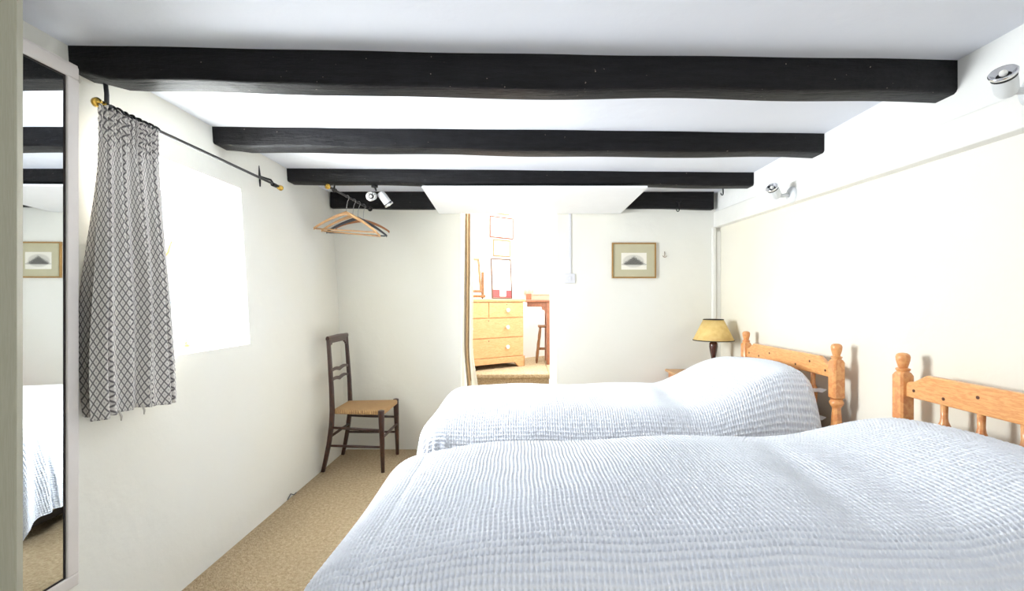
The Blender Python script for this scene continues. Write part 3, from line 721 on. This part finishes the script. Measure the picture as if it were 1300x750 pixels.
def hanger(label, t_, rz, tilt, mat, w_=.225, hgt=.075, bar=True, sag=.0, dx=0, yoff=0, curve=.02):
    q_ = A.lerp(B, t_)+Vector((-1.285, 3.16, 1.985))
    t = thing('clothes_hanger', label, 'hanger', (q_.x+dx, q_.y+yoff, q_.z), rz, 'clothes hangers on the rail')
    t.rotation_euler = (0, tilt, rz)
    r0 = .0115
    pts = [(0, 0, -.085)]
    hook = [(r0*math.cos(a_), 0, r0*math.sin(a_)+.0) for a_ in [PI+.5-i*(PI+.5)/10 for i in range(11)]]
    hook += [(r0, 0, -.014), (.004, 0, -.032), (0, 0, -.06), (0, 0, -.118)]
    MB().tube(hook, .0018, 8).build('hook', 'steel', t, smooth=True)
    zt_ = -.108; arms = []
    n = 16
    top = []; bot = []
    for i in range(2*n+1):
        u = i/n-1; au = abs(u)
        z_ = zt_-hgt*au**1.15-curve*au**3
        th = .017-.006*au + (.004 if au > .95 else 0)
        top.append((u*w_, z_+ (.006*(1-au**.5)))); bot.append((u*w_*.985, z_-th*1.25))
    MB().prism(top+bot[::-1], -.006, .006, lambda a_, b2_, d: (a_, d*(1.0), b2_)).build('shoulder_bar', mat, t, bevel=.003)
    if bar:
        MB().tube([(-w_*.93, 0, zt_-hgt-curve-.008), (w_*.93, 0, zt_-hgt-curve-.008)], .0055, 10).build('trouser_bar', mat, t, smooth=True)
    return t
hanger('pale wooden hanger nearest the camera on the short rail', .42, math.radians(-4), math.radians(4), 'hanger', .235, .105)
hanger('pale wooden hanger second from the camera on the short rail', .58, math.radians(4), math.radians(5), 'hanger', .215, .11)
hanger('dark grey hanger with notched ends on the short rail', .70, math.radians(-3), math.radians(4), 'grey', .235, .10)
hanger('brown curved wooden hanger without a bar, farthest on the short rail', .83, math.radians(14), math.radians(2), 'hanger_b', .20, .045, bar=False, curve=.03, dx=.0)

# ---------------------------------------------------------------- spotlights
def spot_head(parent, mt, L=.085, r=.03):
    hd = MB().lathe([(.010, L+.0), (r*.75, L-.002), (r*.95, L-.015), (r, L-.04), (r, .012), (r*1.0, .008)], 28, mt).build('lamp_head', 'lamp_white', parent, smooth='edge')
    MB().lathe([(r*1.02, .012), (r*1.02, .006)], 28, mt).build('dark_ring', 'black', hd, smooth='edge')
    MB().lathe([(r*1.0, .007), (r*1.13, .002), (r*1.16, -.004), (r*1.05, -.008), (r*.95, -.004)], 28, mt, closed=False).build('chrome_rim', 'chrome', hd, smooth=True)
    MB().lathe([(r*.98, -.005), (r*.6, .006), (r*.2, .010), (.001, .011)], 28, mt, closed=False).build('reflector', 'chrome', hd, smooth=True)
    MB().sphere(mt @ Vector((0, 0, -.002)), r*.35, 8).build('bulb', 'porcelain', hd, smooth=True)
    return hd
def aim(loc, d): return Matrix.Translation(loc) @ Vector(d).normalized().to_track_quat('-Z', 'Y').to_matrix().to_4x4()
def wall_spot(loc, label):
    t = thing('spotlight', label, 'spotlight', loc, 0, 'white spotlights on the right wall board')
    MB().lathe([(.048, 0), (.048, .008), (.040, .018), (.015, .024)], 28, Matrix.Rotation(-PI/2, 4, 'Y')).build('wall_plate', 'lamp_white', t, smooth='edge')
    MB().tube([(-.02, 0, 0), (-.06, -.005, -.006), (-.085, -.01, -.004)], [.012, .011, .013], 12).build('arm', 'lamp_white', t, smooth=True)
    spot_head(t, aim((-.135, -.03, .035), (-.62, -.45, .62)), .075)
    return t
wall_spot((1.583, 2.76, 1.845), 'white spotlight on the right wall board by the third beam')
wall_spot((1.583, 1.45, 1.875), 'white spotlight with chrome rim at the right edge of the picture')
ds = thing('twin_spotlight', 'white twin spotlight fixed under the third beam by the hangers', 'spotlight', (-1.01, 3.25, 2.012))
MB().tube([(0, 0, .008), (0, 0, -.006)], .022, 18).tube([(0, 0, 0), (.012, 0, -.03)], .006, 10).build('ceiling_mount', 'black', ds, smooth='edge')
spot_head(ds, aim((-.012, -.045, -.078), (.0, -.95, -.25)), .075, .028)
spot_head(ds, aim((.09, .03, -.118), (.55, .25, -.8)), .10, .028)

# ---------------------------------------------------------------- landing room furniture
ang = math.atan2(.618, .786)
cd = thing('chest_of_drawers', 'pale pine chest of drawers with white knobs seen through the doorway', 'chest of drawers', (P0.x, P0.y, .46), ang)
Wc, Dc, Hc = .50, .45, .785
MB().box(-Wc-.02, Wc+.02, -.02, Dc, Hc-.035, Hc).build('top', 'pine_old', cd, bevel=.007)
MB().box(-Wc, Wc, 0, Dc, .115, Hc-.035).build('carcass', 'pine_old', cd, bevel=.003)
pl = [(-Wc-.012, 0), (-Wc-.012, .12), (Wc+.012, .12), (Wc+.012, 0), (Wc-.08, 0), (Wc-.11, .03), (Wc-.14, .055), (-Wc+.14, .055), (-Wc+.11, .03), (-Wc+.08, 0)]
MB().prism(pl, -.014, .012, lambda a_, b2_, d: (a_, d, b2_)).build('plinth', 'pine_old', cd, bevel=.004)
for s_ in (-1, 1): MB().prism([(-.014, 0), (-.014, .12), (Dc, .12), (Dc, 0), (Dc-.08, 0), (Dc-.11, .05), (.1, .05), (.07, 0)], s_*(Wc+.012), s_*(Wc-.01), lambda a_, b2_, d: (d, a_, b2_)).build('side_plinth', 'pine_old', cd, bevel=.003)
KN = [(.009, 0), (.010, .012), (.022, .020), (.024, .030), (.018, .038), (.004, .041)]
def knob(par, x_, z_): MB().lathe(KN, 20, Matrix.Translation((x_, -.012, z_)) @ Matrix.Rotation(PI/2, 4, 'X')).build('knob', 'porcelain', par, smooth=True)
for x0_, x1_ in ((-Wc+.012, -.008), (.008, Wc-.012)):
    d_ = MB().box(x0_, x1_, -.012, .01, .575, .742).build('drawer', 'pine_old', cd, bevel=.003); knob(d_, (x0_+x1_)/2, .655)
    MB().box((x0_+x1_)/2-.004, (x0_+x1_)/2+.004, -.0135, -.012, .715, .727).build('keyhole', 'knot', d_)
for z0_, z1_ in ((.35, .563), (.128, .338)):
    d_ = MB().box(-Wc+.012, Wc-.012, -.012, .01, z0_, z1_).build('drawer', 'pine_old', cd, bevel=.003)
    knob(d_, -.245, (z0_+z1_)/2+.005); knob(d_, .245, (z0_+z1_)/2+.005)
    MB().box(-.005, .005, -.0135, -.012, z1_-.03, z1_-.016).build('keyhole', 'knot', d_)
# swing mirror on the chest
sm = thing('dressing_mirror', 'pale wooden dressing mirror standing on the chest of drawers', 'mirror', tuple(P0+U*(-.175)+NN*.17+Vector((0, 0, 1.25))), ang-.25)
MB().box(-.20, .20, -.07, .07, .01, .04).build('base', 'stool_wood', sm, bevel=.006)
for s_ in (-1, 1):
    MB().box(s_*.19-.014, s_*.19+.014, -.012, .012, .04, .30).build('post', 'stool_wood', sm, bevel=.004)
    MB().sphere((s_*.17, -.05, .008), .012, 8).build('foot', 'black', sm, smooth=True)
mt = Matrix.Translation((0, 0, .26)) @ Matrix.Rotation(math.radians(-14), 4, 'X')
fr = MB(); W_, H_ = .165, .20
for bx in ((-W_, W_, -.012, .012, H_-.03, H_), (-W_, W_, -.012, .012, -H_, -H_+.03), (-W_, -W_+.03, -.012, .012, -H_+.03, H_-.03), (W_-.03, W_, -.012, .012, -H_+.03, H_-.03)): fr.box(*bx, mt)
fr.build('frame', 'stool_wood', sm, bevel=.004)
MB().box(-W_+.025, W_-.025, -.006, .004, -H_+.025, H_-.025, mt).build('mirror_glass', 'mirror', sm)
# pictures
def pic(t_, zc_, w_, h_, fm_, label, name='framed_picture', off=.6, paper='paper', tilt=0, th=.014):
    p_ = P0+U*t_+NN*(off)
    t = thing(name, label, 'picture', (p_.x, p_.y, zc_-h_/2), ang, 'framed pictures above the chest of drawers')
    mt_ = Matrix.Rotation(tilt, 4, 'X')
    m_ = MB()
    for bx in ((-w_/2, w_/2, -.02, -.002, h_-th, h_), (-w_/2, w_/2, -.02, -.002, 0, th), (-w_/2, -w_/2+th, -.02, -.002, th, h_-th), (w_/2-th, w_/2, -.02, -.002, th, h_-th)): m_.box(*bx, mt_)
    m_.build('frame', fm_, t, bevel=.003)
    MB().box(-w_/2+th/2, w_/2-th/2, -.012, -.004, th/2, h_-th/2, mt_).build('picture_sheet', paper, t)
    return t
def tpx(px, off=.6):
    r = (px-662)/600.; b0 = P0+NN*off
    return (r*b0.y-b0.x)/(U.x-r*U.y)
def ypx(px, off=.6): return (P0+U*tpx(px, off)+NN*off).y
def pw(a_, b2_, off=.6): return (tpx(a_, off)+tpx(b2_, off))/2, tpx(b2_, off)-tpx(a_, off)
def zz_(py, d): return 1.23+(381-py)*d/600
t_, w_ = pw(622.5, 645.5); d_ = ypx(634); pic(t_, (zz_(272, d_)+zz_(249, d_))/2, w_, zz_(249, d_)-zz_(272, d_), 'gold_frame', 'topmost pale framed picture on the landing, cut by the doorway head')
t_, w_ = pw(621, 651); d_ = ypx(636); pic(t_, (zz_(302.5, d_)+zz_(275.5, d_))/2, w_, zz_(275.5, d_)-zz_(302.5, d_), 'dark_frame', 'wide dark red framed picture above the small pale frame')
t_, w_ = pw(625.5, 647); d_ = ypx(636); pic(t_, (zz_(325.5, d_)+zz_(304.5, d_))/2, w_, zz_(304.5, d_)-zz_(325.5, d_), 'gold_frame', 'small pale framed picture between the two dark framed ones')
t_, w_ = pw(624, 649.5, .40); d_ = ypx(636, .40)
lpn = pic(t_, (1.246+zz_(328, d_))/2, w_, zz_(328, d_)-1.246, 'dark_frame2', 'tall dark framed picture with red shapes, standing on the chest of drawers', off=.40, tilt=-.06)
red = plain('rose_print', S(190, 80, 84), .7)
hq = zz_(328, d_)-1.246
mtt = Matrix.Rotation(-.06, 4, 'X')
MB().box(-w_/2+.014, -.035, -.0135, -.0118, .016, .115, mtt).box(.06, w_/2-.014, -.0135, -.0118, .016, .105, mtt).box(-.035, .06, -.0135, -.0118, .016, .03, mtt).build('red_print', red, lpn)
# curtain by the landing window
lc = MB()
def lcp(u, v):
    p_ = P0+U*(lerp(.98, 1.14, u)-.03*v)+NN*(.545+.018*math.sin(u*2*PI*2.5)); return (p_.x, p_.y, lerp(2.55, 1.30, v))
lco = lc.grid(lcp, 40, 10).build('landing_curtain', 'cream_cloth', smooth=True, solid=.004); tag(lco, 'narrow cream curtain hanging beside the bright landing window', 'curtain')
cdn = tag(MB().tube([on(tpx(617), .595, 2.6), on(tpx(617), .595, 1.7)], .004, 8).build('hanging_cord', 'grey', smooth=True), 'thin dark cord hanging down the wall left of the landing pictures', 'cord')
# portiere at the left of the passage
pt = thing('doorway_curtain', 'white curtain with tan lining drawn back at the left of the doorway', 'curtain', (-.462, 4.08, .01))
def pp(off, w0, ph, yo=0):
    def f(u, v):
        fl = sstep(.62, .85, v)
        return (off+w0*(u-.5)+.005*math.sin(v*5+ph)+fl*.055*(.5+.5*u), yo+.02*math.sin(u*3+ph)+(u-.5)*.08, lerp(2.2, .02, v))
    return f
MB().grid(pp(.0, .022, 0), 14, 50).build('lining', 'tan', pt, smooth=True, solid=.005)
MB().grid(pp(.026, .024, 1, .03), 14, 50).build('panel', 'cream_cloth', pt, smooth=True, solid=.005)
MB().grid(pp(-.018, .014, 2, .0), 14, 50).build('panel', 'cream_cloth', pt, smooth=True, solid=.005)
MB().tube([(-.035, .0, 2.2), (.06, .0, 2.2)], .006, 10).build('pole', 'brass', pt, smooth=True)
# writing table and things
tb = thing('side_table', 'red brown wooden table beside the chest of drawers', 'table', (.50, 5.90, .46))
MB().box(-.455, .55, -.26, .22, .745, .775).build('table_top', 'red_wood', tb, bevel=.006)
MB().box(-.42, .50, -.235, -.215, .69, .745).box(-.42, .50, .17, .19, .69, .745).box(-.43, -.41, -.235, .19, .69, .745).box(.48, .50, -.235, .19, .69, .745).build('apron', 'red_wood', tb, bevel=.003)
for x_ in (-.165, .42):
    for y_ in (-.215, .17):
        MB().box(x_-.036, x_+.036, y_-.036, y_+.036, 0, .745).build('leg', 'red_wood', tb, bevel=.004)
MB().prism([(-.20, .69), (-.26, .69), (-.25, .655), (-.225, .65), (-.218, .62), (-.20, .61)], -.23, -.21, lambda a_, b2_, d: (a_, d, b2_)).build('bracket', 'red_wood', tb)
bxo = thing('patterned_box', 'low red patterned box on the side table', 'box', (.30, 5.86, 1.235))
MB().box(-.24, .2, -.12, .12, 0, .06).build('body', 'tray', bxo, bevel=.004)
MB().box(-.245, .205, -.125, .125, .06, .075).build('lid', 'tray', bxo, bevel=.004)
MB().box(-.245, -.18, -.128, -.12, 0, .075).build('corner_piece', 'red_wood', bxo, bevel=.003)
so_ = thing('low_stool', 'small turned wooden stool under the side table', 'stool', (.345, 5.86, .46))
MB().box(-.14, .14, -.09, .09, .435, .462).build('seat', 'stool_wood', so_, bevel=.008)
for sx_ in (-1, 1):
    for sy_ in (-1, 1):
        a_ = Vector((sx_*.11, sy_*.065, .44)); b3 = Vector((sx_*.16, sy_*.085, 0)); pts = [a_.lerp(b3, k/8) for k in range(9)]
        MB().tube(pts, [.011, .014, .017, .013, .017, .014, .016, .013, .010], 10).build('leg', 'stool_wood', so_, smooth=True)
MB().tube([(-.13, -.077, .17), (.13, -.077, .17)], .008, 8).tube([(-.13, .077, .17), (.13, .077, .17)], .008, 8).build('rung', 'stool_wood', so_, smooth=True)
